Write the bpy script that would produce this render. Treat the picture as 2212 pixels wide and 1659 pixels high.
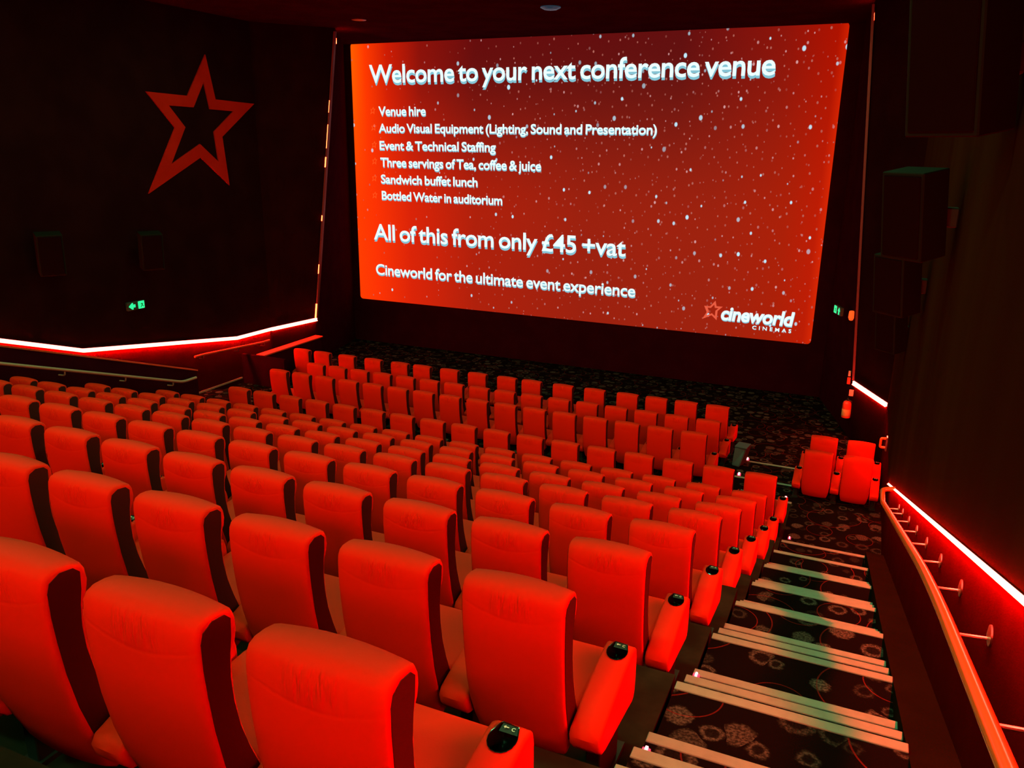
import bpy, bmesh, math, random
from mathutils import Vector, Matrix

# ------------------------------------------------------------------ scene, camera, light
S = bpy.context.scene
C = S.collection
for o in list(bpy.data.objects):
    bpy.data.objects.remove(o)
R = math.radians

def camera():
    yaw, pitch, roll = R(23.7822), R(16.51995), R(0.805523)
    fwd = Vector((-math.sin(yaw) * math.cos(pitch), math.cos(yaw) * math.cos(pitch), -math.sin(pitch)))
    rgt = Vector((math.cos(yaw), math.sin(yaw), 0))
    up = rgt.cross(fwd)
    r2 = rgt * math.cos(roll) + up * math.sin(roll)
    u2 = up * math.cos(roll) - rgt * math.sin(roll)
    cd = bpy.data.cameras.new('camera')
    cd.sensor_fit = 'HORIZONTAL'; cd.sensor_width = 36
    cd.lens = 1739.13 / 2212 * 36
    cd.clip_end = 200; cd.clip_start = 0.05
    co = bpy.data.objects.new('camera', cd); C.objects.link(co)
    m = Matrix((r2, u2, -fwd)).transposed()
    co.matrix_world = m.to_4x4()
    S.camera = co
camera()

w = bpy.data.worlds.new('world'); S.world = w
w.use_nodes = True
w.node_tree.nodes['Background'].inputs[0].default_value = (0.0012, 0.0002, 0.0002, 1)
S.view_settings.view_transform = 'Standard'
S.view_settings.look = 'None'
S.view_settings.exposure = 0
S.view_settings.gamma = 1
S.view_settings.use_curve_mapping = False
S.cycles.use_denoising = True
S.cycles.max_bounces = 6
S.cycles.sample_clamp_indirect = 6

LED = (520.0, 3.6, 1.6)
CEIL = 2.58
HOUSE = [(x, y) for x in (-10.5, -6.2, -1.9) for y in (-1.0, 3.5, 8.0, 12.5)]
WASH = [(-10.9, -4.1), (-7.1, -4.1), (-3.3, -4.1)]

def area(name, loc, col, power, size, aim=None, spread=180):
    d = bpy.data.lights.new(name, 'AREA'); d.shape = 'DISK'; d.size = size
    d.color = col; d.energy = power; d.spread = R(spread)
    o = bpy.data.objects.new(name, d); C.objects.link(o); o.location = loc
    if aim:
        o.rotation_euler = (Vector(aim) - Vector(loc)).to_track_quat('-Z', 'Y').to_euler()
    return o

for x, y in HOUSE:      # dimmed house downlights in the ceiling
    area('house_lamp', (x, y, CEIL - .03), (0.22, 1.0, 0.34), 95, .5)
for x, y in WASH:       # red cove lights high on the back wall
    o = area('wash_lamp', (x, y, 2.2), (1.0, 0.008, 0.003), 54 + 4.6 * (x + 3.3), 1.0, (x - .3, 20.0, -4.9), 60)
    o.data.shape = 'RECTANGLE'; o.data.size = 3.6; o.data.size_y = .7


# ------------------------------------------------------------------ materials
def mat(name, col=(.5, .5, .5), rough=.6, metal=0.0, spec=.5, emit=None, strength=1.0):
    m = bpy.data.materials.new(name); m.use_nodes = True
    b = m.node_tree.nodes['Principled BSDF']
    b.inputs['Base Color'].default_value = (*col, 1)
    b.inputs['Roughness'].default_value = rough
    b.inputs['Metallic'].default_value = metal
    b.inputs['Specular IOR Level'].default_value = spec
    if emit:
        b.inputs['Emission Color'].default_value = (*emit, 1)
        b.inputs['Emission Strength'].default_value = strength
    return m

class NT:
    def __init__(s, m): s.t = m.node_tree; s.n = s.t.nodes; s.l = s.t.links; s.b = s.n['Principled BSDF']
    def add(s, k, **kw):
        x = s.n.new(k)
        for a, v in kw.items(): setattr(x, a, v)
        return x
    def put(s, sock, v):
        if hasattr(v, 'is_linked') or hasattr(v, 'links'): s.l.new(v, sock)
        else: sock.default_value = v
    def math(s, op, a, b=0.0, c=0.0, clamp=False):
        x = s.add('ShaderNodeMath', operation=op, use_clamp=clamp)
        for i, v in enumerate((a, b, c)): s.put(x.inputs[i], v)
        return x.outputs[0]
    def coord(s, k='Object'): return s.add('ShaderNodeTexCoord').outputs[k]
    def noise(s, vec, scale, detail=3, rough=.55):
        x = s.add('ShaderNodeTexNoise'); s.put(x.inputs['Vector'], vec)
        x.inputs['Scale'].default_value = scale; x.inputs['Detail'].default_value = detail; x.inputs['Roughness'].default_value = rough
        return x
    def vor(s, vec, scale, dim='2D', rand=1.0):
        x = s.add('ShaderNodeTexVoronoi', voronoi_dimensions=dim); s.put(x.inputs['Vector'], vec)
        x.inputs['Scale'].default_value = scale; x.inputs['Randomness'].default_value = rand
        return x
    def ss(s, v, a, b):
        x = s.add('ShaderNodeMapRange', interpolation_type='SMOOTHSTEP'); s.put(x.inputs[0], v)
        s.put(x.inputs[1], a); s.put(x.inputs[2], b); return x.outputs[0]
    def mix(s, f, a, b, blend='MIX'):
        x = s.add('ShaderNodeMix', data_type='RGBA', blend_type=blend)
        s.put(x.inputs[0], f)
        for i, v in ((6, a), (7, b)):
            s.put(x.inputs[i], (*v, 1) if isinstance(v, tuple) and len(v) == 3 else v)
        return x.outputs[2]
    def bump(s, h, strength, dist):
        x = s.add('ShaderNodeBump'); x.inputs['Strength'].default_value = strength; x.inputs['Distance'].default_value = dist
        s.put(x.inputs['Height'], h); s.l.new(x.outputs[0], s.b.inputs['Normal'])
    def sep(s, v):
        x = s.add('ShaderNodeSeparateXYZ'); s.put(x.inputs[0], v); return x.outputs
    def comb(s, x, y, z=0.0):
        c = s.add('ShaderNodeCombineXYZ')
        for i, v in enumerate((x, y, z)): s.put(c.inputs[i], v)
        return c.outputs[0]

def leather():
    m = mat('red_leather', (.86, .014, .003), .6, spec=.04); t = NT(m)
    co = t.coord(); x, y, z = t.sep(co)
    n = t.noise(t.comb(t.math('ADD', t.math('MULTIPLY', x, 44.0), t.math('MULTIPLY', t.math('MULTIPLY', x, z), 10.0)), t.math('MULTIPLY', y, 6.0), t.math('MULTIPLY', z, 7.0)), 1.0, 2)
    mid = t.math('MULTIPLY', t.ss(t.math('ABSOLUTE', x), .13, .03), t.math('MULTIPLY', t.ss(z, .86, .915), t.ss(z, .99, .955)))
    seam = t.math('MULTIPLY', t.ss(t.math('ABSOLUTE', t.math('SUBTRACT', z, t.math('ADD', .868, t.math('MULTIPLY', t.math('MULTIPLY', x, x), .9)))), .012, .0), .45)
    fine = t.noise(co, 160.0, 2)
    h = t.math('ADD', t.math('MULTIPLY', t.ss(n.outputs[0], .35, .65), t.math('MULTIPLY', mid, .34)), t.math('MULTIPLY', fine.outputs[0], .03))
    h = t.math('SUBTRACT', h, t.math('MULTIPLY', seam, .09))
    t.bump(h, .8, .02)
    v = t.noise(co, 3.0, 3)
    t.l.new(t.mix(t.math('MULTIPLY', v.outputs[0], .35), (.86, .018, .003), (.74, .014, .0022)), t.b.inputs['Base Color'])
    return m

def carpet(name):
    m = mat(name, rough=.95, spec=0.0); t = NT(m)
    x, y, z = t.sep(t.coord())
    base = t.comb(x, t.math('SUBTRACT', y, z))
    warp = t.noise(base, 9.0, 2)
    wv = t.add('ShaderNodeVectorMath', operation='MULTIPLY_ADD')
    t.put(wv.inputs[0], warp.outputs['Color']); wv.inputs[1].default_value = (.045, .045, 0); t.put(wv.inputs[2], base)
    v = t.vor(wv.outputs[0], 4.6)
    d = v.outputs['Distance']; cr, cg, cb = t.sep(v.outputs['Color'])
    rad = t.math('ADD', .16, t.math('MULTIPLY', cr, .26))
    disc = t.ss(t.math('SUBTRACT', t.math('ADD', d, t.math('MULTIPLY', t.math('SUBTRACT', t.noise(base, 38.0, 3).outputs[0], .5), .16)), rad), .05, -.06)
    hole = t.ss(t.math('SUBTRACT', d, t.math('MULTIPLY', rad, .55)), .05, -.02)
    isring = t.math('GREATER_THAN', cg, .38)
    ring = t.math('MULTIPLY', disc, t.math('SUBTRACT', 1.0, t.math('MULTIPLY', hole, t.math('MULTIPLY', isring, .92))))
    grit = t.ss(t.noise(base, 70.0, 3).outputs[0], .38, .66)
    amt = t.math('MULTIPLY', t.math('MULTIPLY', ring, t.math('ADD', .25, t.math('MULTIPLY', grit, .9))), t.math('ADD', .12, t.math('MULTIPLY', cb, .75)), clamp=True)
    col = t.mix(amt, (.0075, .003, .003), (.135, .088, .08))
    big = t.vor(base, 1.25).outputs['Distance']
    line = t.ss(t.math('ABSOLUTE', t.math('SUBTRACT', big, .36)), .008, .003)
    line2 = t.ss(t.math('ABSOLUTE', t.math('SUBTRACT', t.vor(t.comb(t.math('ADD', x, 3.3), t.math('ADD', t.math('SUBTRACT', y, z), 1.7)), 1.7).outputs['Distance'], .3)), .009, .003)
    col = t.mix(t.math('MULTIPLY', t.math('MAXIMUM', line, line2), .55), col, (.20, .014, .010))
    t.l.new(col, t.b.inputs['Base Color'])
    t.bump(t.noise(base, 240.0, 2).outputs[0], .35, .006)
    return m

def fabric(name, col, col2, scale=2.5, stretch=(1, 1, 1), rough=.9):
    m = mat(name, col, rough, spec=0.0); t = NT(m)
    mp = t.add('ShaderNodeMapping'); t.put(mp.inputs[0], t.coord()); mp.inputs['Scale'].default_value = stretch
    n = t.noise(mp.outputs[0], scale, 3)
    t.l.new(t.mix(t.ss(n.outputs[0], .35, .7), col, col2), t.b.inputs['Base Color'])
    t.bump(t.noise(mp.outputs[0], 120.0, 2).outputs[0], .2, .004)
    return m

M = {}
M['leather'] = leather()
M['side'] = mat('dark_side_panel', (.06, .003, .002), .75, spec=.2)
M['cup'] = mat('black_gloss_plastic', (.006, .005, .005), .12, spec=.6)
M['mark'] = mat('white_print', (.7, .68, .66), .6)
M['leg'] = mat('black_steel', (.012, .011, .011), .6, spec=.3)
M['carpet'] = carpet('patterned_carpet')
M['vinyl'] = fabric('dark_vinyl', (.02, .013, .009), (.03, .019, .013), 6, rough=.6)
M['nosing'] = fabric('pale_nosing', (.30, .28, .26), (.27, .25, .235), 14, rough=.7)
M['wall'] = fabric('black_wall_cloth', (.016, .0016, .0022), (.022, .0024, .003), 1.2)
M['drape'] = fabric('brown_wall_cloth', (.030, .0035, .002), (.036, .0065, .003), .9, (1, 1, .12))
M['lower'] = fabric('dark_red_brown_panel', (.045, .0012, .0008), (.052, .0016, .001), 3)
M['skirt'] = fabric('dark_brown_skirting', (.011, .0042, .0022), (.013, .005, .0026), 3)
M['ceil'] = fabric('dark_ceiling', (.035, .003, .006), (.045, .004, .008), 1.5)
M['mask'] = fabric('black_screen_masking', (.026, .0015, .005), (.032, .002, .006), 2)
M['metal'] = mat('brushed_rail', (.62, .56, .5), .3, metal=1.0)
M['wood'] = mat('orange_lacquered_wood', (.80, .10, .018), .2, spec=.7)
M['dullmetal'] = mat('grey_rail', (.42, .17, .13), .55, metal=.2)
M['trim'] = mat('dark_red_trim', (.20, .03, .03), .35, metal=.4)
M['led'] = mat('led_diffuser', (.1, .02, .02), .5, emit=(6.0, 1.15, .95), strength=1.0)
M['ledcore'] = mat('led_line', (.1, .02, .02), .5, emit=LED, strength=1.0)
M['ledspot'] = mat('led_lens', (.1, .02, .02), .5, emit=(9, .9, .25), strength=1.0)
M['glow'] = mat('added_red_glow', (.1, .02, .02), .5, emit=(260, 1.2, .4), strength=1.0)  # for the added emitters hidden behind the upright trims
M['ledline'] = mat('dim_led_lens', (.1, .02, .02), .5, emit=(.05, .001, .001), strength=1.0)
M['star'] = fabric('red_star_paint', (.60, .009, .003), (.54, .007, .002), 2, rough=.5)
M['redcap'] = mat('red_lit_edge_and_rail', (.62, .05, .02), .5, spec=.1)  # red LED light on the parapet and ledge tops put into this colour
M['speaker'] = mat('speaker_black', (.011, .0045, .003), .8, spec=.06)
M['grille'] = mat('speaker_grille', (.010, .0015, .002), .9, spec=.0)
M['green'] = mat('exit_green', (.02, .2, .06), .5, emit=(.02, 1.1, .36), strength=1.0)
M['greendark'] = mat('exit_pictogram', (.0, .05, .02), .5, emit=(.0, .10, .02), strength=1.0)
M['exitbox'] = mat('exit_housing', (.02, .03, .025), .5)
M['bottle'] = mat('extinguisher_red', (.75, .05, .02), .35)
M['label'] = mat('extinguisher_label', (.75, .32, .12), .6)
M['black'] = mat('black_plastic', (.012, .012, .012), .5)
M['plate'] = mat('pale_plate', (.55, .36, .32), .5)
M['beacon'] = mat('beacon_lens', (.7, .08, .02), .4, emit=(1.2, .10, .012), strength=1.0)
M['pink'] = mat('step_light_lens', (.5, .02, .1), .4, emit=(1.6, .06, .16), strength=1.0)
M['pinkcore'] = mat('step_light_core', (.8, .3, .4), .4, emit=(3, 1.1, 1.2), strength=1.0)
M['slate'] = mat('slate_plastic', (.045, .075, .095), .6)
M['blue'] = mat('blue_reflection_glow', (.02, .06, .09), .25, emit=(.006, .028, .045), strength=1.0)  # bluish screen reflection put in as base colour and faint emission
M['lamp'] = mat('dim_lamp_lens', (.3, .3, .28), .5, emit=(.05, .2, .07), strength=1.0)
M['redlamp'] = mat('red_lamp_lens', (.3, .05, .03), .5, emit=(3, .04, .02), strength=1.0)

# ------------------------------------------------------------------ helpers
def obj(name, bm, m, parent=None, smooth=False, loc=None):
    me = bpy.data.meshes.new(name); bmesh.ops.recalc_face_normals(bm, faces=bm.faces[:])
    bm.to_mesh(me); bm.free()
    for k in (m if isinstance(m, (list, tuple)) else [m]): me.materials.append(k)
    if smooth:
        for p in me.polygons: p.use_smooth = True
        me.set_sharp_from_angle(angle=R(42))
    o = bpy.data.objects.new(name, me); C.objects.link(o)
    if parent: o.parent = parent
    if loc: o.location = loc
    return o

def thing(name, label, cat, loc=(0, 0, 0), group=None, rot=(0, 0, 0)):
    o = bpy.data.objects.new(name, None); C.objects.link(o); o.empty_display_size = .1
    o.location = loc; o.rotation_euler = rot; o['label'] = label; o['category'] = cat
    if group: o['group'] = group
    return o

def tag(o, label, cat, group=None):
    o['label'] = label; o['category'] = cat
    if group: o['group'] = group
    return o

def struct(name, bm, m, smooth=False):
    o = obj(name, bm, m, None, smooth); o['kind'] = 'structure'; return o

def box(bm, a, b, bev=0.0, seg=2):
    x0, y0, z0 = a; x1, y1, z1 = b
    v = [bm.verts.new((x, y, z)) for x in (x0, x1) for y in (y0, y1) for z in (z0, z1)]
    f = [bm.faces.new([v[i] for i in q]) for q in ((0, 1, 3, 2), (4, 6, 7, 5), (0, 4, 5, 1), (2, 3, 7, 6), (0, 2, 6, 4), (1, 5, 7, 3))]
    if bev:
        e = list({e for q in f for e in q.edges})
        bmesh.ops.bevel(bm, geom=e, offset=bev, segments=seg, profile=.6, affect='EDGES')
    return bm

def nbox(a, b, bev=0.0, seg=2): return box(bmesh.new(), a, b, bev, seg)

def prism(bm, pts, off):          # pts: closed 3D outline, off: extrusion vector
    a = [bm.verts.new(p) for p in pts]; b = [bm.verts.new(Vector(p) + Vector(off)) for p in pts]
    n = len(pts)
    bm.faces.new(a); bm.faces.new(b[::-1])
    for i in range(n): bm.faces.new((a[i], a[(i + 1) % n], b[(i + 1) % n], b[i]))
    return bm

def quad(bm, *pts):
    return bm.faces.new([bm.verts.new(p) for p in pts])

def tube(bm, pts, r, seg=10, cap=True):
    pts = [Vector(p) for p in pts]; rings = []
    prev = None
    for i, p in enumerate(pts):
        d = ((pts[min(i + 1, len(pts) - 1)] - p).normalized() + (p - pts[max(i - 1, 0)]).normalized()).normalized()
        u = d.cross(Vector((0, 0, 1)) if abs(d.z) < .95 else Vector((1, 0, 0))).normalized()
        if prev and u.dot(prev) < 0: u = -u
        prev = u; v = d.cross(u)
        rings.append([bm.verts.new(p + (u * math.cos(t) + v * math.sin(t)) * r) for t in [2 * math.pi * k / seg for k in range(seg)]])
    for a, b in zip(rings, rings[1:]):
        for k in range(seg): bm.faces.new((a[k], a[(k + 1) % seg], b[(k + 1) % seg], b[k]))
    if cap: bm.faces.new(rings[0]); bm.faces.new(rings[-1])
    return bm

def lathe(bm, prof, seg=20, at=(0, 0, 0)):
    rings = []
    for r, z in prof:
        rings.append([bm.verts.new((at[0] + r * math.cos(2 * math.pi * k / seg), at[1] + r * math.sin(2 * math.pi * k / seg), at[2] + z)) for k in range(seg)])
    for a, b in zip(rings, rings[1:]):
        for k in range(seg): bm.faces.new((a[k], a[(k + 1) % seg], b[(k + 1) % seg], b[k]))
    bm.faces.new(rings[0]); bm.faces.new(rings[-1])
    return bm

def smoothpath(pts, r, n=5):      # round the corners of a polyline
    pts = [Vector(p) for p in pts]; out = [pts[0]]
    for a, b, c in zip(pts, pts[1:], pts[2:]):
        d0 = (a - b); d1 = (c - b); q = min(r, d0.length * .45, d1.length * .45)
        s, e = b + d0.normalized() * q, b + d1.normalized() * q
        for k in range(n + 1):
            t = k / n; out.append(s * (1 - t) ** 2 + b * 2 * t * (1 - t) + e * t * t)
    return out + [pts[-1]]

def copy_tree(o, parent=None):
    c = o.copy(); C.objects.link(c)
    if parent: c.parent = parent
    for ch in list(o.children): copy_tree(ch, c)
    return c

ORD = 'first second third fourth fifth sixth seventh eighth ninth tenth eleventh twelfth thirteenth fourteenth fifteenth sixteenth seventeenth eighteenth'.split()

# ------------------------------------------------------------------ measurements (metres, camera at origin)
# row: distance, height of seat tops, centre of the seat at the stepped aisle, seats that count
SEAT_H, PITCH = .985, .58
ROWS = {12: (1.399, -1.203), 11: (2.519, -1.604), 10: (3.73, -2.026), 9: (4.902, -2.429), 8: (6.191, -2.899),
        7: (7.309, -3.303), 6: (8.467, -3.706), 5: (9.814, -4.185), 4: (10.923, -4.346), 3: (12.914, -4.589), 2: (14.122, -4.742), 1: (15.0, -4.722)}
FL = {r: z - SEAT_H for r, (y, z) in ROWS.items()}
FL[13] = -1.79; ROWS[13] = (.25, FL[13] + SEAT_H)
FRONT = -5.71
XL, XR = -13.4, .62                 # side walls (upper face)
Y_END, Y_FRAME, Y_SCREEN = 15.5, 17.0, 19.85

def led_r(y): return -.437 - .3435 * y

# ------------------------------------------------------------------ setting: floor, walls, ceiling
bm = bmesh.new()                    # stepped platforms under the rows
for r in range(12, 3, -1):
    y0 = ROWS[r][0] - .15; y1 = ROWS[r - 1][0] - .15 if r > 4 else 12.42
    box(bm, (-11.45, y0, FL[r] - .6), (-.64, y1, FL[r]))
box(bm, (-11.45, -4.6, FL[13] - .6), (-.64, ROWS[12][0] - .15, FL[13]))
struct('floor', bm, M['vinyl'])
bm = bmesh.new()                    # carpeted flat floor before the screen
box(bm, (-14.2, 13.45, -5.9), (XR + .3, 14.57, -5.574)); box(bm, (-14.2, 12.42, -5.9), (XR + .3, 13.45, -5.46))
box(bm, (-14.6, 14.57, -5.95), (XR + .3, 20.2, FRONT))
box(bm, (-.64, 10.67, -5.9), (XR + .1, 12.42, -5.33))
box(bm, (-14.2, -4.6, -5.9), (-11.45, 12.42, -5.46))
struct('floor_carpet', bm, M['carpet'])

bm = bmesh.new(); box(bm, (-15.5, -4.8, CEIL), (1.6, 20.4, CEIL + .15)); struct('ceiling', bm, M['ceil'])
bm = bmesh.new(); box(bm, (-15.5, -4.8, -6), (1.6, -4.6, CEIL)); struct('wall_back', bm, M['wall'])

def line_wall(bm, x0, x1, line, top, y0=-4.6, y1=Y_END, bottom=None):
    # wall slab between x0 and x1 above (or below) a broken line of (y, z)
    ys = [p[0] for p in line]
    for (ya, za), (yb, zb) in zip(line, line[1:]):
        if bottom is None: prism(bm, [(x0, ya, za), (x0, yb, zb), (x0, yb, top), (x0, ya, top)], (x1 - x0, 0, 0))
        else: prism(bm, [(x0, ya, bottom), (x0, yb, bottom), (x0, yb, zb), (x0, ya, za)], (x1 - x0, 0, 0))
LINE_R = [(-4.6, led_r(-4.6)), (11.45, led_r(11.45)), (Y_END, -4.40)]
LINE_L = [(-4.6, -3.83 + .34 * 14.83), (10.233, -3.83), (14.285, -4.437), (Y_END, -4.46)]
bm = bmesh.new(); line_wall(bm, XR, XR + .5, LINE_R, CEIL); struct('wall_right', bm, M['drape'])
bm = bmesh.new(); line_wall(bm, XR + .035, XR + .5, LINE_R, None, bottom=-6); struct('wall_right_lower', bm, M['lower'])
bm = bmesh.new(); line_wall(bm, XL, XL - .5, LINE_L, CEIL); struct('wall_left', bm, M['wall'])
bm = bmesh.new(); line_wall(bm, XL - .035, XL - .5, LINE_L, None, bottom=-6); struct('wall_left_lower', bm, M['lower'])

def skin(bm, a, b, c, d, back):     # warped wall between two edges, with thickness
    n = 8
    F = [[Vector(a).lerp(Vector(b), i / n).lerp(Vector(d).lerp(Vector(c), i / n), j / n) for j in range(n + 1)] for i in range(n + 1)]
    fr = [[bm.verts.new(p) for p in row] for row in F]; bk = [[bm.verts.new(p + Vector(back)) for p in row] for row in F]
    for i in range(n):
        for j in range(n):
            bm.faces.new((fr[i][j], fr[i + 1][j], fr[i + 1][j + 1], fr[i][j + 1]))
            bm.faces.new((bk[i][j], bk[i][j + 1], bk[i + 1][j + 1], bk[i + 1][j]))
    for i in range(n):
        for q, s in ((0, 1), (n, -1)):
            bm.faces.new((fr[i][q], bk[i][q], bk[i + 1][q], fr[i + 1][q])); bm.faces.new((fr[q][i], fr[q][i + 1], bk[q][i + 1], bk[q][i]))
    return bm
# edges of the opening round the screen lean inwards towards the top
FR_B, FR_T = (.10, Y_FRAME, -6.0), (-.505, Y_FRAME, CEIL)
FL_B, FL_T = (-13.40, Y_FRAME, -6.0), (-12.16, Y_FRAME, CEIL)
FR_B = (.13, Y_FRAME, -6.0); FL_B = (-13.396, Y_FRAME, -6.0)
bm = skin(bmesh.new(), (XR, Y_END, -6), FR_B, FR_T, (XR, Y_END, CEIL), (.4, .12, 0)); struct('wall_front_right', bm, M['wall'])
bm = skin(bmesh.new(), (XL, Y_END, -6), FL_B, FL_T, (XL, Y_END, CEIL), (-.4, .12, 0)); struct('wall_front_left', bm, M['wall'])
# recess behind the opening and the wall that carries the screen
bm = skin(bmesh.new(), FR_B, (-.72, Y_SCREEN + .1, -6), (-.72, Y_SCREEN + .1, CEIL), FR_T, (.35, .1, 0)); struct('wall_recess_right', bm, M['mask'])
bm = skin(bmesh.new(), FL_B, (-14.0, Y_SCREEN + .1, -6), (-14.0, Y_SCREEN + .1, CEIL), FL_T, (-.35, .1, 0)); struct('wall_recess_left', bm, M['mask'])
bm = bmesh.new(); box(bm, (-14.6, Y_SCREEN + .06, -6), (.3, Y_SCREEN + .3, CEIL)); struct('wall_front', bm, M['mask'])
# side of the steps towards the wall
bm = bmesh.new()
prism(bm, [(.44, -1.2, -3.2), (.44, 10.7, -5.9), (.44, 10.7, -5.10), (.44, -1.2, -.98)], (XR + .035 - .44, 0, 0))
prism(bm, [(.44, 10.7, -5.9), (.44, 11.0, -5.9), (.44, 11.0, -5.28), (.44, 10.7, -5.22)], (XR + .035 - .44, 0, 0))
struct('baseboard_right', bm, M['skirt'])

bm = nbox((XL - .035, 12.9, -5.46), (XL - .01, 14.38, -5.425)); struct('baseboard_left', bm, M['dullmetal'])
# low walls at the far side
def pz(y): return -.337 - .349 * y
bm = prism(bmesh.new(), [(-11.5, 1.5, -6), (-11.5, 11.13, -6), (-11.5, 11.13, pz(11.13)), (-11.5, 1.5, pz(1.5))], (-.12, 0, 0))
t = thing('parapet_wall', 'long dark sloping parapet wall beside the far ends of the seat rows', 'low wall', (0, 0, 0))
obj('wall_body', bm, M['mask'], t)
obj('lit_coping', prism(bmesh.new(), [(-11.49, 1.5, pz(1.5)), (-11.49, 11.15, pz(11.15)), (-11.49, 11.15, pz(11.15) + .025), (-11.49, 1.5, pz(1.5) + .025)], (-.14, 0, 0)), M['redcap'], t)  # added strip, coloured as the red-lit top edge of the parapet
t = thing('partition', 'low dark partition with a narrow ledge catching red light beside the front rows', 'low wall', (-12.9, 14.4, FRONT + .136))
z0 = FRONT - t.location.z
obj('end_panel', nbox((-.50, 0, z0), (.75, .08, .72)), M['mask'], t)
obj('ledge', nbox((-.13, .08, .70), (.11, 2.35, .735), .008), M['redcap'], t)  # red light on the ledge top is painted in
obj('panel', nbox((-.06, .08, z0 - .1), (.06, 2.33, .70)), M['mask'], t)

# ------------------------------------------------------------------ stepped aisle
st = thing('aisle_stairs', 'carpeted aisle stairs with pale nosing strips running down beside the wall', 'stairs', (0, 0, 0))
AX0, AX1 = -.62, .44
steps = []                           # (front edge y, top z)
for r in range(13, 5, -1):
    ya = ROWS[r - 1][0]; top = FL[r]; dz = (FL[r] - FL[r - 1]) / 3
    o0 = {12: -.12, 11: -.12, 10: -.21, 9: -.22, 8: -.36, 7: -.27, 6: -.26, 5: -.42}[r - 1]
    for k in range(3): steps.append((ya + o0 + (.29 if r < 11 else .27) * k, top - k * dz))
steps.append((10.70, FL[5]))
prev = -1.2
for y, z in steps:
    s = obj('step', nbox((AX0, prev, z - .55), (AX1, y, z)), M['carpet'], st)
    if y > 1.0:
        obj('nosing', nbox((AX0, y - .056, z - .034), (AX1, y + .008, z + .007), .003, 1), M['nosing'], s)
    prev = y
for x, y, z in ((-.60, 2.80, -2.45), (-.60, 3.98, -2.87), (-.53, 10.75, -5.155)):
    l = obj('step_light', nbox((x - .014, y - .012, z), (x + .022, y + .012, z + .03), .004), M['pink'], st)
    obj('lens', nbox((x - .003, y - .017, z + .010), (x + .011, y + .017, z + .036), .004), M['pinkcore'], l)
ft = thing('floor_steps', 'shallow carpet steps with pale edges between the front rows and the paired seats', 'stairs', (0, 0, 0))
for (y, z, x0, x1) in ((12.42, -5.33, -1.15, -.64), (13.45, -5.46, -1.75, -.72), (14.57, -5.574, -1.73, -.72)):
    obj('nosing', nbox((x0, y - .05, z - .03), (x1, y + .008, z + .008), .003, 1), M['nosing'], ft)
for x, y, z in ((-1.62, 14.66, -5.60), (-1.62, 13.60, -5.50), (-.74, 12.50, -5.33)):
    l = obj('step_light', nbox((x - .03, y - .02, z), (x + .03, y + .02, z + .04), .006), M['pink'], ft)
    obj('lens', nbox((x - .015, y - .026, z + .012), (x + .015, y + .026, z + .052), .005), M['pinkcore'], l)

# ------------------------------------------------------------------ seats
HW = .213
BACK = [(.085, .265), (.042, .30), (.012, .375), (-.022, .46), (-.050, .55), (-.072, .66), (-.084, .76), (-.089, .85), (-.089, .92), (-.084, .955),
        (-.070, .976), (-.045, .986), (-.010, .985), (.022, .978), (.045, .965), (.057, .940), (.060, .905), (.052, .870), (.036, .842), (.030, .80),
        (.030, .72), (.040, .64), (.064, .555), (.098, .48), (.130, .42), (.158, .365), (.150, .32), (.122, .285)]
PANEL = [(.024, .378), (-.008, .46), (-.036, .55), (-.058, .66), (-.070, .76), (-.076, .85), (-.076, .925), (-.066, .955), (-.030, .972), (.014, .966),
         (.034, .945), (.030, .89), (.020, .84), (.014, .77), (.018, .70), (.034, .62), (.062, .54), (.092, .47), (.112, .425)]

def stretch(P): return [(y, z if z > .75 else .75 - (.75 - z) * 1.18) for y, z in P]
BACK, PANEL = stretch(BACK), stretch(PANEL)

def back_mesh():
    bm = bmesh.new()
    st_ = [(-1, .013), (-.985, .005), (-.95, 0), (-.8, 0), (-.55, 0), (-.28, 0), (0, 0), (.28, 0), (.55, 0), (.8, 0), (.95, 0), (.985, .005), (1, .013)]
    n = len(BACK); rings = []
    for u, ins in st_:
        ring = []
        for i, (y, z) in enumerate(BACK):
            a, b = Vector(BACK[i - 1]), Vector(BACK[(i + 1) % n])
            d = (b - a).normalized(); nrm = Vector((-d.y, d.x))        # outward for this winding
            c = Vector((.02, .66)); p = Vector((y, z))
            if nrm.dot(p - Vector((.02, min(max(z, .42), .9)))) < 0: nrm = -nrm
            p = p - nrm * ins
            wz = 1.0 if p.y > .40 else 1.0 - .15 * ((.40 - p.y) / .22) ** 2
            x = HW * u * wz
            bulge = (1 - u * u)
            yy = p.x - (.012 * bulge if nrm.x < -.4 else -.010 * bulge if nrm.x > .4 else 0)
            zz = p.y + (.014 * bulge if p.y > .93 else 0) - (.012 * bulge if p.y < .25 else 0)
            ring.append(bm.verts.new((x, yy, zz)))
        rings.append(ring)
    for a, b in zip(rings, rings[1:]):
        for k in range(n): bm.faces.new((a[k], a[(k + 1) % n], b[(k + 1) % n], b[k]))
    bm.faces.new(rings[0]); bm.faces.new(rings[-1])
    return bm

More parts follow.
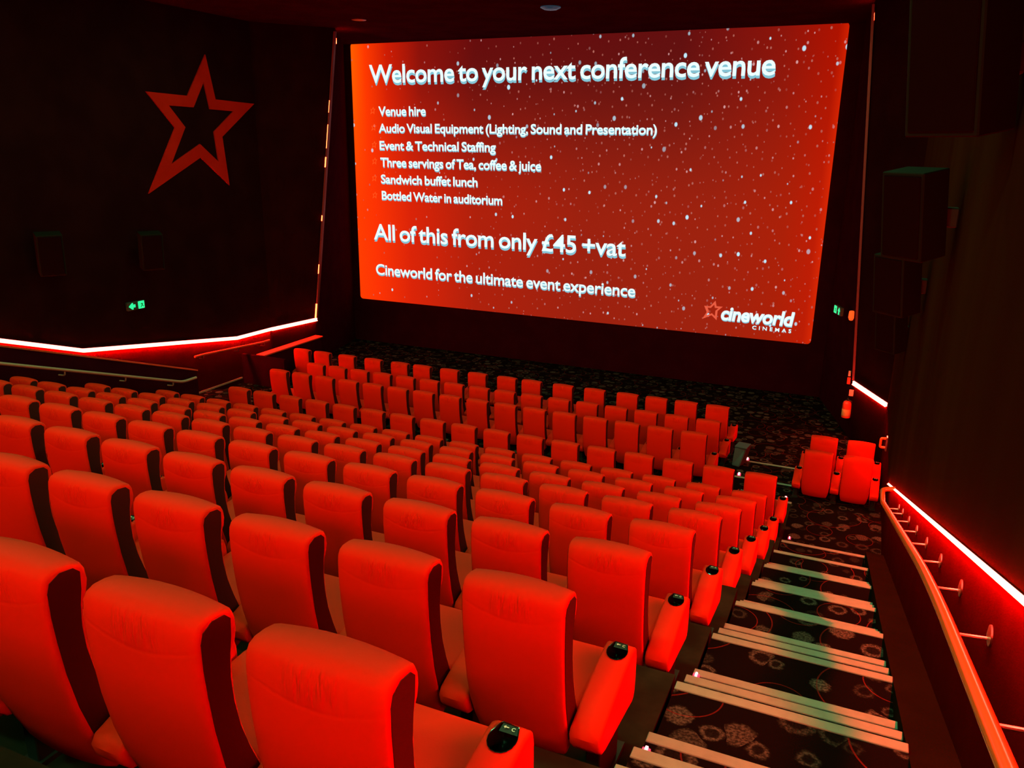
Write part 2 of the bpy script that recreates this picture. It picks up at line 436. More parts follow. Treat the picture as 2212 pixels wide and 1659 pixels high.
ARM0 = [(-.130, .470), (-.118, .425), (-.088, .388), (-.04, .372), (.12, .352), (.30, .330), (.352, .322), (.385, .335), (.402, .37), (.405, .44), (.402, .54),
       (.390, .585), (.365, .602), (.32, .606), (.20, .588), (.05, .548), (-.06, .516), (-.110, .500)]
ARM = [(y * .98 + .095, z - .092) for y, z in ARM0]
AW = .066
def arm_mesh():
    bm = bmesh.new(); n = len(ARM); rings = []
    cy, cz = .16, .46
    for u, ins in ((-1, .016), (-.94, .005), (-.82, 0), (0, -.001), (.82, 0), (.94, .005), (1, .016)):
        ring = []
        for i, (y, z) in enumerate(ARM):
            a, b = Vector(ARM[i - 1]), Vector(ARM[(i + 1) % n]); d = (b - a).normalized(); nrm = Vector((d.y, -d.x))
            ring.append(bm.verts.new((AW * u, y - nrm.x * ins, z - nrm.y * ins)))
        rings.append(ring)
    for a, b in zip(rings, rings[1:]):
        for k in range(n): bm.faces.new((a[k], a[(k + 1) % n], b[(k + 1) % n], b[k]))
    bm.faces.new(rings[0]); bm.faces.new(rings[-1])
    return bm

def dee(sc=1.0):                     # outline of the cup holder: straight front, round rear
    pts = [(-.024, .062), (.026, .058), (.030, .052), (.042, .012)]
    for k in range(9):
        t = math.pi * (.02 + .96 * k / 8); pts.append((.043 * math.cos(t), -.002 - .05 * math.sin(t)))
    pts += [(-.042, .014), (-.030, .056)]
    return [(x * sc, y * sc) for x, y in pts]
CUPC = (.0, .389)                    # centre on the armrest
def top_z(y): return .514 - max(0, .409 - y) * .13

def arm_with_hole():
    a = obj('arm_blank', arm_mesh(), M['leather'])
    bm = bmesh.new(); prism(bm, [(x + CUPC[0], y + CUPC[1], .41) for x, y in dee()], (0, 0, .2))
    c = obj('cutter', bm, M['leather'])
    md = a.modifiers.new('hole', 'BOOLEAN'); md.operation = 'DIFFERENCE'; md.object = c; md.solver = 'EXACT'
    dg = bpy.context.evaluated_depsgraph_get()
    me = bpy.data.meshes.new_from_object(a.evaluated_get(dg))
    for p in me.polygons: p.use_smooth = True
    me.set_sharp_from_angle(angle=R(42))
    bpy.data.objects.remove(a); bpy.data.objects.remove(c)
    return me

def cup_mesh():
    bm = bmesh.new()
    rings = []
    for sc, dz in ((1.05, .0025), (1.0, .003), (.95, -.004), (.90, -.02), (.84, -.055), (.5, -.085)):
        rings.append([bm.verts.new((x + CUPC[0], y + CUPC[1], top_z(y + CUPC[1]) + dz)) for x, y in dee(sc)])
    n = len(rings[0])
    for a, b in zip(rings, rings[1:]):
        for k in range(n): bm.faces.new((a[k], a[(k + 1) % n], b[(k + 1) % n], b[k]))
    bm.faces.new(rings[-1])
    # shelf in front that carries the seat marking
    quad(bm, (-.026, .419, .509), (.034, .419, .509), (.026, .447, .515), (-.024, .449, .515)).material_index = 1
    return bm

def text_mesh(s, bold=.0):
    cu = bpy.data.curves.new('lettering', 'FONT'); cu.body = s; cu.size = 1; cu.space_word = .72; cu.space_character = .96; cu.offset = bold; cu.fill_mode = 'BOTH'; cu.resolution_u = 4
    o = bpy.data.objects.new('lettering', cu); C.objects.link(o)
    dg = bpy.context.evaluated_depsgraph_get(); dg.update()
    me = bpy.data.meshes.new_from_object(o.evaluated_get(dg))
    bpy.data.objects.remove(o)
    return me

def mark_mesh():
    bm = bmesh.new()
    me = text_mesh('C', .03); xs = [v.co.x for v in me.vertices]
    bm.from_mesh(me); s = .017
    for v in bm.verts: v.co = Vector((.010 + v.co.x * s, .427 + v.co.y * s, .5145 + v.co.y * s * .2))
    z = .5145
    a = [(-.017, .346), (-.010, .352), (-.010, .348), (.001, .3475), (.001, .344), (-.010, .344), (-.010, .340)]
    bm.faces.new([bm.verts.new((x, y + .089, z + (y - .338) * .2)) for x, y in a])
    return bm

def make_seat():
    t = thing('cinema_seat', 'red cinema seat', 'seat')
    b = obj('backrest', back_mesh(), M['leather'], t, True)
    for s in (-1, 1):
        bm = prism(bmesh.new(), [(s * (HW - .004), y, z) for y, z in PANEL], (s * .0062, 0, 0))
        obj('side_panel', bm, M['side'], b)
    q = obj('seat_cushion', nbox((-.222, .12, .285), (.222, .53, .402), .03, 3), M['leather'], t, True)
    for v in q.data.vertices:
        v.co.z += .02 * (v.co.y - .1) / .4 + (.012 * (1 - (v.co.x / .22) ** 2) if v.co.z > .35 else 0)
    obj('underframe', nbox((-.19, .14, .22), (.19, .44, .295), .01), M['leg'], t)
    return t
ARM_ME = None
def make_arm():
    global ARM_ME
    a = bpy.data.objects.new('armrest', arm_with_hole()); C.objects.link(a)
    obj('cup_holder', cup_mesh(), [M['cup'], M['leg']], a, True)
    obj('seat_marking', mark_mesh(), M['mark'], a)
    return a
def make_leg(): return obj('support_leg', box(nbox((-.03, .10, .02), (.03, .37, .30), .004, 1), (-.045, .02, 0), (.045, .44, .022)), M['leg'])

SEAT = make_seat(); ARMO = make_arm(); LEGO = make_leg()
ARMX = .291
def place_seat(x, y, z, label, group, arms=(1,), drop=0.0, ax=ARMX):
    t = copy_tree(SEAT); t.location = (x, y + .015, z); t['label'] = label; t['group'] = group
    for s in arms:
        a = copy_tree(ARMO, t); a.location = (s * ax, 0, 0)
        l = copy_tree(LEGO, t); l.location = (s * ax, 0, drop); l.scale = (1, 1, (.30 - drop) / .30)
    return t

ROWNAME = {13: 'row behind the twelfth', 12: 'twelfth row'}
def rowname(r): return ORD[r - 1] + ' row' if r > 1 else 'front row'
ROWX = {12: -1.10, 11: -1.068, 10: -1.062, 9: -1.041, 8: -1.052, 7: -1.029, 6: -1.010, 5: -1.018, 4: -1.0, 3: -2.325, 2: -2.304, 13: -1.1}
VISIBLE = {5: 18, 6: 18, 7: 18, 8: 17, 9: 13, 10: 10, 11: 7, 12: 5}
for r in range(12, 4, -1):
    y, zt = ROWS[r]
    for k in range(VISIBLE[r]):
        lab = (f'red cinema seat at the stepped-aisle end of the {rowname(r)} from the screen' if k == 0
               else f'red cinema seat, {ORD[k]} from the stepped aisle in the {rowname(r)} from the screen')
        if k > 0: lab = f'red cinema seat, {ORD[k]} from the stepped aisle in the {rowname(r)} from the screen'
        place_seat(ROWX[r] - PITCH * k, y, FL[r], lab, f'seats of the {rowname(r)} from the screen', (1, -1) if k == 17 else (1,))
for k in range(5):
    place_seat(-1.037 - PITCH * k, ROWS[13][0], FL[13], f'red cinema seat, {ORD[k]} from the stepped aisle in the row behind the twelfth', 'seats of the row behind the twelfth')
for k in range(17):
    place_seat(-1.0 - PITCH * k, ROWS[4][0], FL[4], f'red cinema seat, {ORD[k]} from the aisle end in the fourth row from the screen' if k else
               'red cinema seat at the aisle end of the fourth row, behind the gap', 'seats of the fourth row from the screen', (1, -1) if k == 16 else (1,))
for r in (3, 2):
    for k in range(16):
        place_seat(ROWX[r] - PITCH * k, ROWS[r][0], FL[r], f'red cinema seat, {ORD[k]} from the carpet steps in the {rowname(r)} from the screen' if k else
                   f'red cinema seat at the carpet-steps end of the {rowname(r)} from the screen', f'seats of the {rowname(r)} from the screen', (1, -1) if k == 15 else (1,), .114 if r == 3 else .153)
F1 = [-2.471, -3.060, -3.631, -4.207, -4.879, -5.548, -6.235, -6.790, -7.471, -8.141, -8.812, -9.375, -10.066, -10.769, -11.449, -12.024]
for k, x in enumerate(F1):
    f = 15.0 / 14.66
    gap = (k > 0) and (F1[k - 1] - x) > .63 or k == 0
    nxt = k + 1 < 16 and (x - F1[k + 1]) > .63
    place_seat(x * f + .228, ROWS[1][0], FRONT, f'red cinema seat, {ORD[k]} from the carpet steps in the front row' if k else
               'red cinema seat at the carpet-steps end of the front row', 'seats of the front row', (1, -1) if nxt or k == 15 else (1,), 0.0, .278)
for nm, y, z, xs, dr in (('near', 12.928, -4.6, (-.567 + .222, .027 + .21), .12), ('far', 13.93, -4.68, (-.315, .264), .09)):
    for q, x in enumerate(xs):
        place_seat(x, y, z - SEAT_H, f'red seat {"next to the wall" if q else "next to the carpet steps"} in the {"rear" if nm == "near" else "front"} pair by the handrail',
                   'paired seats by the wall handrail', (1, -1) if q == 0 else (1,), dr)
for o in (SEAT, ARMO, LEGO):
    for ch in [c for c in o.children] : 
        for g in list(ch.children): bpy.data.objects.remove(g)
        bpy.data.objects.remove(ch)
    bpy.data.objects.remove(o)

# ------------------------------------------------------------------ projected screen
SX0, SX1, SZ0, SZ1 = -13.712, -1.036, -4.43, 2.608
def screen_mat():
    m = mat('projected_slide', (.02, .02, .02), .8, spec=.1); t = NT(m)
    x, y, z = t.sep(t.coord())
    u = t.math('DIVIDE', x, SX1 - SX0); v = t.math('DIVIDE', z, SZ1 - SZ0)     # 0..1 over the sheet
    def ramp(f, stops):
        r = t.add('ShaderNodeValToRGB'); t.put(r.inputs[0], f); e = r.color_ramp.elements
        while len(e) < len(stops): e.new(.5)
        for q, (p, c) in zip(e, stops): q.position = p; q.color = (*c, 1)
        return r.outputs[0]
    top = ramp(u, [(0, (1, .11, 0)), (.035, (1, .04, 0)), (.09, (.62, .012, .001)), (.17, (.26, .006, .003)), (.3, (.125, .004, .004)), (.72, (.115, .005, .005)), (.9, (.26, .007, .003)), (.985, (.42, .006, 0)), (1, (.62, .014, 0))])
    bot = ramp(u, [(0, (1, .045, 0)), (.05, (.98, .030, 0)), (.14, (.70, .014, .001)), (.3, (.42, .010, .002)), (.55, (.32, .010, .003)), (.8, (.33, .011, .003)), (.93, (.40, .010, .001)), (.985, (.50, .008, 0)), (1, (.66, .016, 0))])
    col = t.mix(t.ss(v, .95, .35), top, bot)
    vec = t.comb(t.math('MULTIPLY', x, 1.0), t.math('MULTIPLY', z, .72))
    dens = t.math('ADD', .10, t.math('MULTIPLY', t.ss(u, .02, .75), .62))
    for sc, r0, r1, c, cap, dm in ((4.6, .05, .06, (.50, .15, .12), .7, 1.35), (3.1, .035, .05, (.70, .34, .34), .75, 1.25), (1.9, .03, .055, (.55, .85, 1.0), .95, 1.2)):
        vo = t.vor(vec, sc); cr, cg, cb = t.sep(vo.outputs['Color'])
        rad = t.math('ADD', r0, t.math('MULTIPLY', cg, r1))
        dot = t.ss(t.math('SUBTRACT', vo.outputs['Distance'], rad), .012, -.025)
        on = t.math('LESS_THAN', cr, t.math('MULTIPLY', dens, dm))
        col = t.mix(t.math('MULTIPLY', t.math('MULTIPLY', dot, on), t.math('MULTIPLY', t.math('ADD', .25, cb), cap), clamp=True), col, c)
    t.l.new(col, t.b.inputs['Emission Color']); t.b.inputs['Emission Strength'].default_value = 1.0
    return m
M['slide'] = screen_mat()
M['text'] = mat('slide_white', (.02, .02, .02), .8, emit=(.80, 1.0, 1.0), strength=1.05)
M['textlow'] = mat('slide_cyan_edge', (.02, .02, .02), .8, emit=(.22, .55, .66), strength=1.0)
M['bullet'] = mat('slide_bullet', (.02, .02, .02), .8, emit=(1.0, .085, .01), strength=1.0)
M['logostar'] = mat('slide_star', (.02, .02, .02), .8, emit=(.80, .10, .05), strength=1.0)

scr = thing('projection_screen', 'large glowing red slide with white conference wording on the end wall', 'screen', (SX0, Y_SCREEN, SZ0))
W_, H_ = SX1 - SX0, SZ1 - SZ0
def rrect(x0, z0, x1, z1, r, n=5):
    out = []
    for cx, cz, a in ((x1 - r, z0 + r, -90), (x1 - r, z1 - r, 0), (x0 + r, z1 - r, 90), (x0 + r, z0 + r, 180)):
        for k in range(n + 1):
            t = R(a + 90 * k / n); out.append((cx + r * math.cos(t), cz + r * math.sin(t)))
    return out
bm = prism(bmesh.new(), [(x, 0, z) for x, z in rrect(0, 0, W_, H_, .09)], (0, .05, 0))
obj('slide', bm, M['slide'], scr)
CAP = None
def slide_text(s, xl, xr, base, cap, bold=.012, name='lettering', edge=.16, slant=0.0, refcap=None, lift=.006):
    me = text_mesh(s, bold)
    ref = text_mesh('H', bold); hz = max(v.co.y for v in ref.vertices)
    xs = [v.co.x for v in me.vertices]; x0, x1 = min(xs), max(xs)
    bm = bmesh.new()
    sx = (xr - xl) / (x1 - x0); sz = cap / hz
    def put(dy, dx, dz, mi):
        b2 = bmesh.new(); b2.from_mesh(me)
        for v in b2.verts: v.co = Vector(((v.co.x - x0) * sx + xl - SX0 + dx + slant * v.co.y * sz, -dy, v.co.y * sz + base - SZ0 + dz))
        for f in b2.faces: f.material_index = mi
        tmp = bpy.data.meshes.new('t'); b2.to_mesh(tmp); b2.free(); bm.from_mesh(tmp); bpy.data.meshes.remove(tmp)
    put(lift, cap * .02, -cap * edge * .8, 1)
    put(lift + .006, 0, 0, 0)
    bmx = obj(name, bm, [M['text'], M['textlow']], scr)
    return bmx
for s, xl, xr, b, c, bo in (
        ('Welcome to your next conference venue', -13.13, -2.46, 1.58, .46, .014),
        ('Venue hire', -12.87, -11.38, .735, .235, .016),
        ('Audio Visual Equipment (Lighting, Sound and Presentation)', -12.88, -5.05, .296, .225, .016),
        ('Event & Technical Staffing', -12.87, -9.30, -.163, .228, .016),
        ('Three servings of Tea, coffee & juice', -12.86, -8.01, -.620, .24, .016),
        ('Sandwich buffet lunch', -12.86, -9.83, -1.07, .232, .016),
        ('Bottled Water in auditorium', -12.85, -9.10, -1.517, .232, .016),
        ('All of this from only \u00a345 +vat', -13.16, -5.66, -2.655, .44, .012),
        ('Cineworld for the ultimate event experience', -13.13, -5.35, -3.662, .30, .012)):
    slide_text(s, xl, xr, b, c, bo)
slide_text('cineworld', -3.18, -1.50, -4.03, .335, .032, 'lettering', .10, .12)
slide_text('C  I  N  E  M  A  S', -2.40, -1.50, -4.195, .085, .012, 'lettering', .2)
def star_outline(outer, inner, y, dy):       # ring between two ten-point outlines (x, z) at depth y
    bm = bmesh.new(); n = len(outer)
    L = [[bm.verts.new((p[0], yy, p[1])) for p in q] for yy in (y, y + dy) for q in (outer, inner)]
    o0, i0, o1, i1 = L
    for k in range(n):
        j = (k + 1) % n
        bm.faces.new((o0[k], o0[j], i0[j], i0[k])); bm.faces.new((o1[k], i1[k], i1[j], o1[j]))
        bm.faces.new((o0[k], o1[k], o1[j], o0[j])); bm.faces.new((i0[k], i0[j], i1[j], i1[k]))
    return bm
LOGO = [(-3.329, -3.584), (-3.294, -3.718), (-3.143, -3.717), (-3.259, -3.832), (-3.265, -4.063), (-3.395, -3.95), (-3.617, -4.064), (-3.52, -3.883), (-3.592, -3.732), (-3.451, -3.733)]
def shrink(P, k):
    cx = sum(p[0] for p in P) / len(P); cz = sum(p[1] for p in P) / len(P)
    return [(cx + (p[0] - cx) * k, cz + (p[1] - cz) * k) for p in P]
loc = lambda P: [(p[0] - SX0, p[1] - SZ0) for p in P]
obj('logo_star', star_outline(loc(LOGO), loc(shrink(LOGO, .60)), -.012, .008), M['logostar'], scr)
for bx, bz in ((-13.051, .862), (-13.039, .424), (-13.043, -.038), (-13.046, -.48), (-13.072, -.94), (-13.076, -1.412)):
    P = [(bx + (p[0] + 3.37) * .36, bz + (p[1] + 3.83) * .40) for p in LOGO]
    obj('bullet_star', star_outline(loc(P), loc(shrink(P, .62)), -.010, .006), M['bullet'], scr)

# ------------------------------------------------------------------ star on the side wall
SO = [(14.049, 1.748), (14.237, .864), (15.448, .831), (14.346, .092), (14.441, -.951), (13.652, -.342), (12.167, -1.031), (13.021, .251), (12.379, .913), (13.441, .893)]
SI = [(13.933, 1.198), (14.047, .653), (14.752, .640), (14.106, .194), (14.17, -.44), (13.666, -.064), (12.826, -.468), (13.301, .267), (12.913, .678), (13.582, .672)]
bm = star_outline(SO, SI, 0, .03)
for v in bm.verts: v.co = Vector((XL + v.co.y - .002, v.co.x, v.co.z))
tag(obj('wall_star', bm, M['star']), 'big red outlined five-pointed star on the dark side wall', 'wall star')

# ------------------------------------------------------------------ LED strips
def led_run(bm, pts, x0, x1, h):
    for (ya, za), (yb, zb) in zip(pts, pts[1:]):
        prism(bm, [(x0, ya, za), (x0, yb, zb), (x0, yb, zb - h), (x0, ya, za - h)], (x1 - x0, 0, 0))
    return bm
def led_wall(label, pts, xf, s, h, core=.009):          # xf: front face, s: +1 when the wall lies towards +x
    t = thing('led_strip', label, 'LED strip', (xf, pts[0][0], pts[0][1]), 'glowing wall strips')
    p = [(y - pts[0][0], z - pts[0][1]) for y, z in pts]
    obj('diffuser', led_run(bmesh.new(), p, 0, s * .040, h), M['led'], t)
    if core: obj('light_line', led_run(bmesh.new(), [(y, z - h + .004) for y, z in p], -s * .008, s * .004, core), M['ledcore'], t)
def led_free(label, a, b, n, h):
    t = thing('led_strip', label, 'LED strip', a, 'glowing wall strips')
    d = Vector(b) - Vector(a); n = Vector(n); dn = Vector((0, 0, -h))
    obj('diffuser', prism(bmesh.new(), [Vector(), d, d + dn, dn], n * .03), M['led'], t)
    q = Vector((0, 0, -h + .004)) + n * .026; e = Vector((0, 0, -.012))
    obj('light_line', prism(bmesh.new(), [q, q + d, q + d + e, q + e], n * .012), M['ledcore'], t)
led_wall('glowing red LED strip sloping down the wall above the brass-coloured handrail', [(-4.5, led_r(-4.5) - .002), (11.42, led_r(11.42) - .002)], XR - .006, 1, .017)
led_wall('part of the red LED strip set back in the wall beside the paired seats', [(11.5, LINE_R[1][1] - .002), (Y_END - .02, -4.403)], XR + .012, 1, .022, .0022)
led_wall('long bent glowing red LED strip below the star on the far side wall', [(y, z + .03) for y, z in LINE_L], XL + .008, -1, .07)
d = Vector((.02 - XR, Y_FRAME - .02 - Y_END, 0))
led_free('short glowing red LED strip above the fire extinguisher near the screen', (XR, Y_END, -4.39), (.02, Y_FRAME - .02, -4.44), Vector((-d.y, d.x, 0)).normalized(), .07)
led_free('last glowing piece of red LED strip meeting the upright trim by the screen', (XL, Y_END, -4.43), (-13.165, Y_FRAME, -4.44), Vector((1, -.15, 0)).normalized(), .07)
# upright edges of the screen opening
def upright(xb, zb, xt, zt, s, label, spots):
    t = thing('edge_trim', label, 'trim', (xb, Y_FRAME, zb), 'upright red trims beside the screen')
    v = Vector((xt - xb, 0, zt - zb))
    bm = prism(bmesh.new(), [(0, -.05, 0), (.045 * s, -.05, 0), (.045 * s, .02, 0), (0, .02, 0)], v)
    obj('channel', bm, M['trim'], t)
    bm = prism(bmesh.new(), [(.006 * s, -.056, 0), (.036 * s, -.056, 0), (.036 * s, -.045, 0), (.006 * s, -.045, 0)], v)
    obj('lens', bm, M['ledline'], t)
    obj('added_glow_box', nbox(tuple(v * .972 + Vector((-.01, .03, -.06))), tuple(v * .972 + Vector((.03, .06, .06)))), M['glow'], t)  # added unseen emitter that reddens the ceiling above the trim
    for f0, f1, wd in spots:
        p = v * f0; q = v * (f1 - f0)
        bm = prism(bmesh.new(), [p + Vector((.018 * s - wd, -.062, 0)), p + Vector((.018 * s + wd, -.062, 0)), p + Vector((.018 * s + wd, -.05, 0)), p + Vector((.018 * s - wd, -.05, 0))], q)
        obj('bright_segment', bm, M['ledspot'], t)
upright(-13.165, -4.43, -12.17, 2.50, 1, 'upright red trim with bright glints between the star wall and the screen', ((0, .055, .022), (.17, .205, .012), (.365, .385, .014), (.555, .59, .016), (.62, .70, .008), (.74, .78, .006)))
upright(.022, -4.42, -.505, 2.50, -1, 'dim upright red trim between the screen and the speaker wall', ())

# ------------------------------------------------------------------ handrails
RAIL = [(-1.0, -.66), (2.09, -1.517), (3.72, -1.959), (4.65, -2.242), (6.72, -2.937), (8.5, -3.534), (9.45, -3.855), (12, -4.7)]
def rail_z(y):
    for (ya, za), (yb, zb) in zip(RAIL, RAIL[1:]):
        if y <= yb: return za + (zb - za) * (y - ya) / (yb - ya)
RX, RR = .485, .027
h = thing('handrail', 'thick glossy orange handrail sloping down the wall beside the aisle stairs', 'handrail', (0, 0, 0), 'wall handrails')
pts = smoothpath(smoothpath([(RX, y, z) for y, z in RAIL[:-1]], 1.2, 8) + [ (RX, 9.95, rail_z(9.95) + .13), (XR + .03, 10.0, rail_z(10.0) + .16)], .16)
obj('rail', tube(bmesh.new(), pts, RR, 20), M['wood'], h, True)
for y in (.6, 1.55, 2.505, 3.464, 4.378, 5.303, 6.20, 7.05, 7.9, 8.75, 9.35):
    z = rail_z(y)
    b = obj('bracket', tube(bmesh.new(), smoothpath([(RX + .01, y, z - .02), (RX + .015, y, z - .06), (XR + .035, y, z - .045)], .03), .008, 8), M['metal'], h, True)
    bm = lathe(bmesh.new(), [(.045, 0), (.045, .007), (.016, .014)], 18); bmesh.ops.rotate(bm, matrix=Matrix.Rotation(R(-90), 3, 'Y'), verts=bm.verts)
    bmesh.ops.translate(bm, vec=(XR + .035, y, z - .03), verts=bm.verts); obj('flange', bm, M['metal'], b, True)
h = thing('grab_handle', 'small bright orange grab handle on the wall beyond the paired seats', 'handle', (0, 0, 0))
obj('bar', tube(bmesh.new(), smoothpath([(XR + .02, 13.75, -4.50), (.535, 13.75, -4.50), (.535, 13.75, -4.655), (XR + .02, 13.75, -4.655)], .03), .02, 10), M['wood'], h, True)
obj('plate', nbox((XR - .006, 13.70, -4.70), (XR + .02, 13.80, -4.46), .003, 1), M['metal'], h)
h = thing('handrail', 'dull grey handrail along the dark parapet beyond the seat rows', 'handrail', (0, 0, 0), 'far side handrails')
def rz(y): return -.60 - .3475 * y
obj('rail', tube(bmesh.new(), smoothpath([(-11.35, 2.0, rz(2.0)), (-11.35, 10.62, rz(10.62)), (-11.35, 10.95, -4.29)], .1), .026, 10), M['dullmetal'], h, True)
for y in (4.6, 5.9, 7.2, 8.3, 9.4, 10.4):
    obj('bracket', tube(bmesh.new(), smoothpath([(-11.35, y, rz(y) - .02), (-11.36, y, rz(y) - .09), (-11.51, y, rz(y) - .1)], .03), .012, 8), M['dullmetal'], h, True)
h = thing('handrail', 'short handrail below the LED strip on the far side wall', 'handrail', (0, 0, 0), 'far side handrails')
obj('rail', tube(bmesh.new(), smoothpath([(-13.3, 12.85, -4.56), (-13.3, 13.1, -4.565), (-13.3, 15.05, -4.70), (-13.3, 15.28, -4.70)], .15), .026, 10), M['redcap'], h, True)
for y in (13.1, 14.2, 15.1):
    obj('bracket', tube(bmesh.new(), smoothpath([(-13.3, y, -4.58 - .07 * (y - 13.1)), (-13.31, y, -4.66 - .07 * (y - 13.1)), (XL - .03, y, -4.67 - .07 * (y - 13.1))], .03), .012, 8), M['metal'], h, True)

# ------------------------------------------------------------------ wall speakers
def speaker(x, y, z, label, yaw, w=.41, hgt=.72, dep=.29, tilt=9):
    t = thing('wall_speaker', label, 'speaker', (x, y, z), 'wall speakers')
    side = 1 if x > -6 else -1
    rot = Matrix.Rotation(R(yaw), 3, 'Z') @ Matrix.Rotation(R(tilt), 3, 'X')      # front looks along -y before turning
    def bx(a, b, bev=.008):
        bm = nbox(a, b, bev, 1); bmesh.ops.rotate(bm, matrix=rot, cent=(0, 0, 0), verts=bm.verts); return bm
    obj('cabinet', bx((-w / 2, -dep / 2, -hgt / 2), (w / 2, dep / 2, hgt / 2)), M['speaker'], t)
    obj('grille', bx((-w / 2 + .025, -dep / 2 - .012, -hgt / 2 + .025), (w / 2 - .025, -dep / 2 + .01, hgt / 2 - .025)), M['grille'], t)
    wx = (XR if side > 0 else XL) - x
    obj('wall_bracket', nbox((min(.0, wx), .02, -.10), (max(.0, wx), .16, .06), .01, 1), M['leg'], t)
    return t
YW = -42
speaker(.312, 5.2, .50, 'topmost dark wall speaker, cut by the top of the view', YW, w=.46, hgt=.82)
speaker(.285, 7.6, -.504, 'dark wall speaker with pale top edge, in the middle of the wall row', YW)
speaker(.312, 10.0, -1.432, 'dark wall speaker with green-lit top, lower down the same wall', YW, hgt=.68)
speaker(.398, 12.3, -2.42, 'small dark wall speaker closest to the screen on the handrail wall', YW, w=.34, hgt=.6, dep=.25)
speaker(-13.05, 9.6, -1.92, 'dark wall speaker on the star wall above the exit sign', 60)
speaker(-13.05, 11.77, -2.10, 'dark wall speaker on the star wall just below the star', 60)

# ------------------------------------------------------------------ exit signs, beacon, extinguisher, notices
def exit_sign(loc, rotz, label, flip):
    t = thing('exit_sign', label, 'exit sign', loc, 'green exit signs', (0, 0, rotz))
    obj('housing', nbox((-.21, -.03, -.085), (.21, .03, .085), .008), M['exitbox'], t)
    s = -1 if flip else 1
    px = .115 * s
    p = obj('running_figure_panel', prism(bmesh.new(), [(x + px, -.031, z) for x, z in rrect(-.075, -.075, .075, .075, .012, 3)], (0, -.006, 0)), M['green'], t)
    bm = bmesh.new()                                   # figure: head, body, limbs
    def bar(a, b, wd):
        a, b = Vector((a[0], 0, a[1])), Vector((b[0], 0, b[1])); n = Vector((-(b - a).z, 0, (b - a).x)).normalized() * wd
        prism(bm, [v + Vector((px + .012, -.0385, 0)) for v in (a - n, b - n, b + n, a + n)], (0, .002, 0))
    for a, b, wd in (((.0, .028), (.012, -.012), .011), ((.012, -.012), (-.016, -.022), .008), ((-.016, -.022), (-.026, -.055), .007), ((.012, -.012), (.03, -.03), .008),
                     ((.03, -.03), (.048, -.036), .007), ((.0, .026), (-.028, .012), .006), ((.0, .026), (.03, .014), .006)): bar(a, b, wd)
    obj('running_figure', bm, M['greendark'], p)
    q = -.10 * s
    if flip: pts = [(.02, .075), (.085, 0.0), (.045, .0), (.045, -.07), (-.005, -.07), (-.005, 0), (-.045, 0)]; pts = [(x + .09, z) for x, z in pts]
    else: pts = [(-.19, 0), (-.11, .065), (-.085, .065), (-.085, .03), (-.03, .03), (-.03, -.03), (-.085, -.03), (-.085, -.065), (-.11, -.065)]
    obj('arrow', prism(bmesh.new(), [(x, -.031, z) for x, z in pts], (0, -.006, 0)), M['green'], t)
    return t
exit_sign((XL + .04, 11.51, -3.185), R(90), 'green exit sign with arrow and running figure on the star wall', False)
exit_sign((-.455, 17.62, -3.16), R(-70), 'green exit sign beside the screen above the fire extinguisher', True)
bm = lathe(bmesh.new(), [(.001, -.10), (.035, -.09), (.055, -.04), (.055, .02), (.05, .09), (.03, .10)], 14)
tag(obj('alarm_beacon', bm, M['beacon'], loc=(-.20, 17.35, -3.2)), 'small glowing orange alarm beacon beside the green exit sign near the screen', 'alarm')
fe = thing('fire_extinguisher', 'red fire extinguisher hung low at the corner beside the screen', 'extinguisher', (-.05, 17.12, -5.27))
obj('cylinder', lathe(bmesh.new(), [(.06, 0), (.085, .01), (.088, .04), (.088, .30), (.075, .34), (.035, .37)], 20), M['bottle'], fe, True)
obj('label_band', lathe(bmesh.new(), [(.0885, .05), (.0895, .052), (.0895, .19), (.0885, .192)], 20), M['label'], fe, True)
obj('valve', box(lathe(bmesh.new(), [(.022, .365), (.022, .41)], 12), (-.015, -.07, .40), (.015, .05, .425)), M['black'], fe)
obj('hose', tube(bmesh.new(), smoothpath([(0, -.05, .395), (.09, -.06, .38), (.105, -.03, .10)], .05), .011, 8), M['black'], fe, True)
obj('hanger', nbox((-.03, .06, .22), (.03, .16, .30)), M['black'], fe)
tag(obj('wall_notice', nbox((-.04, -.006, -.065), (.04, .006, .065)), M['plate'], loc=(-.005, 16.96, -4.69)), 'small pale notice on the corner just above the extinguisher', 'notice')
tag(obj('call_point', nbox((-.03, -.02, -.07), (.03, .02, .07), .006), M['bottle'], loc=(-.085, 17.06, -4.47)), 'little red call point beside the end of the short LED strip', 'call point')
tag(obj('wall_notice', nbox((-.022, -.006, -.055), (.022, .006, .055)), M['plate'], loc=(-.085, 17.06, -4.32)), 'tiny pale notice on top of the red call point', 'notice')

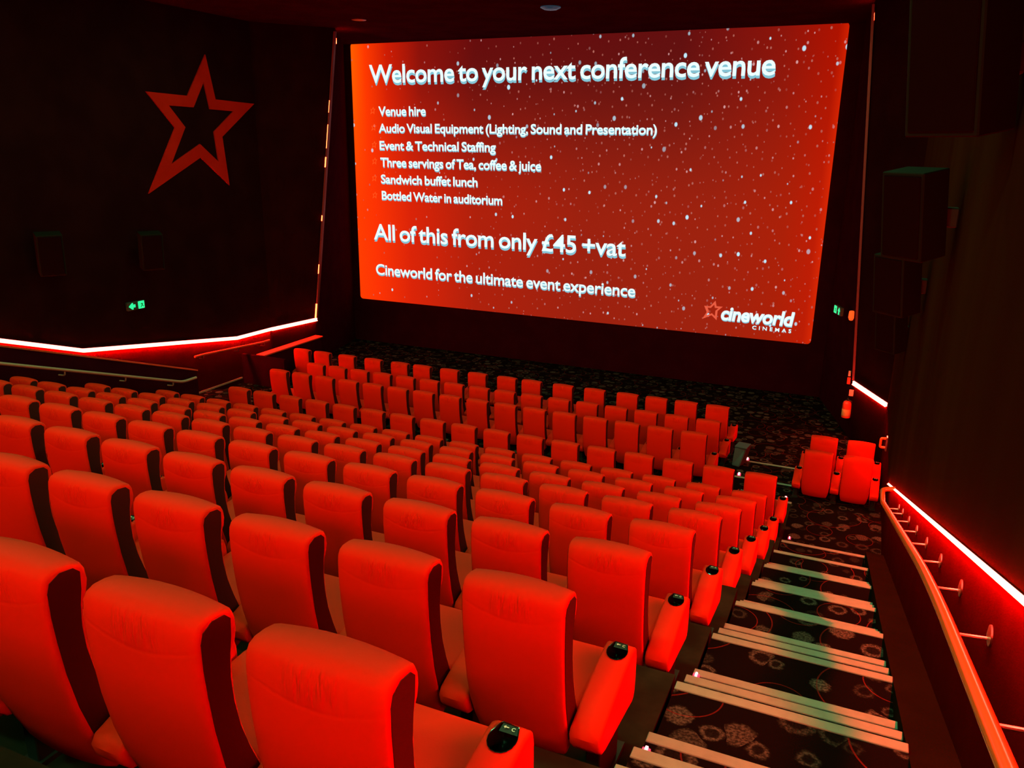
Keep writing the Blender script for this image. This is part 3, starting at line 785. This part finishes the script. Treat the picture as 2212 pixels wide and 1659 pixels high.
# ------------------------------------------------------------------ angular bin, ceiling fittings
t = thing('waste_bin', 'slate blue angular plastic bin on the carpet beside the second row armrest', 'bin', (-1.70, 14.36, -5.574), rot=(0, 0, R(-8)))
bm = prism(bmesh.new(), [(-.10, -.10, 0), (.10, -.13, 0), (.13, .12, 0), (-.08, .15, 0)], (0, 0, .0))
bm.free()
bm = bmesh.new()
lo = [(-.12, -.16), (.02, -.18), (.06, .10), (-.10, .12)]; hi = [(-.11, -.10), (.09, -.06), (.12, .18), (-.09, .18)]
A = [bm.verts.new((x, y, 0)) for x, y in lo]; B = [bm.verts.new((x, y, .34)) for x, y in hi]
bm.faces.new(A); bm.faces.new(B)
for k in range(4): bm.faces.new((A[k], A[(k + 1) % 4], B[(k + 1) % 4], B[k]))
bmesh.ops.bevel(bm, geom=bm.edges[:], offset=.012, segments=2, affect='EDGES')
obj('body', bm, M['slate'], t)
obj('lid', nbox((-.115, -.10, .335), (.11, .18, .36), .008), M['slate'], t)
bm = lathe(bmesh.new(), [(.20, 0), (.20, -.015), (.13, -.05), (.02, -.06)], 20)
tag(obj('ceiling_dome', bm, M['blue'], loc=(-6.28, 15.85, CEIL)), 'dome with a painted bluish glint on the ceiling above the screen', 'ceiling fitting')
bm = lathe(bmesh.new(), [(.16, 0), (.16, -.012), (.10, -.02)], 20)
tag(obj('ceiling_ring', bm, M['trim'], loc=(-10.84, 16.05, CEIL)), 'faint red ring in the ceiling near the upright trim', 'ceiling fitting')
for i, (x, y) in enumerate(HOUSE):
    bm = lathe(bmesh.new(), [(.22, 0), (.22, -.02), (.19, -.02), (.185, -.005)], 20)
    tag(obj('house_light', bm, M['lamp'], loc=(x, y, CEIL)), 'round dimmed house light set in the dark ceiling over the seats', 'ceiling light', 'house lights in the ceiling')
for x, y in WASH:
    bm = nbox((-1.85, -.38, -.4), (1.85, -.06, .32), .02)
    tag(obj('wash_light', bm, M['speaker'], loc=(x, y - .1, 2.2)), 'red wash light box high on the rear wall', 'wash light', 'red wash lights on the rear wall')
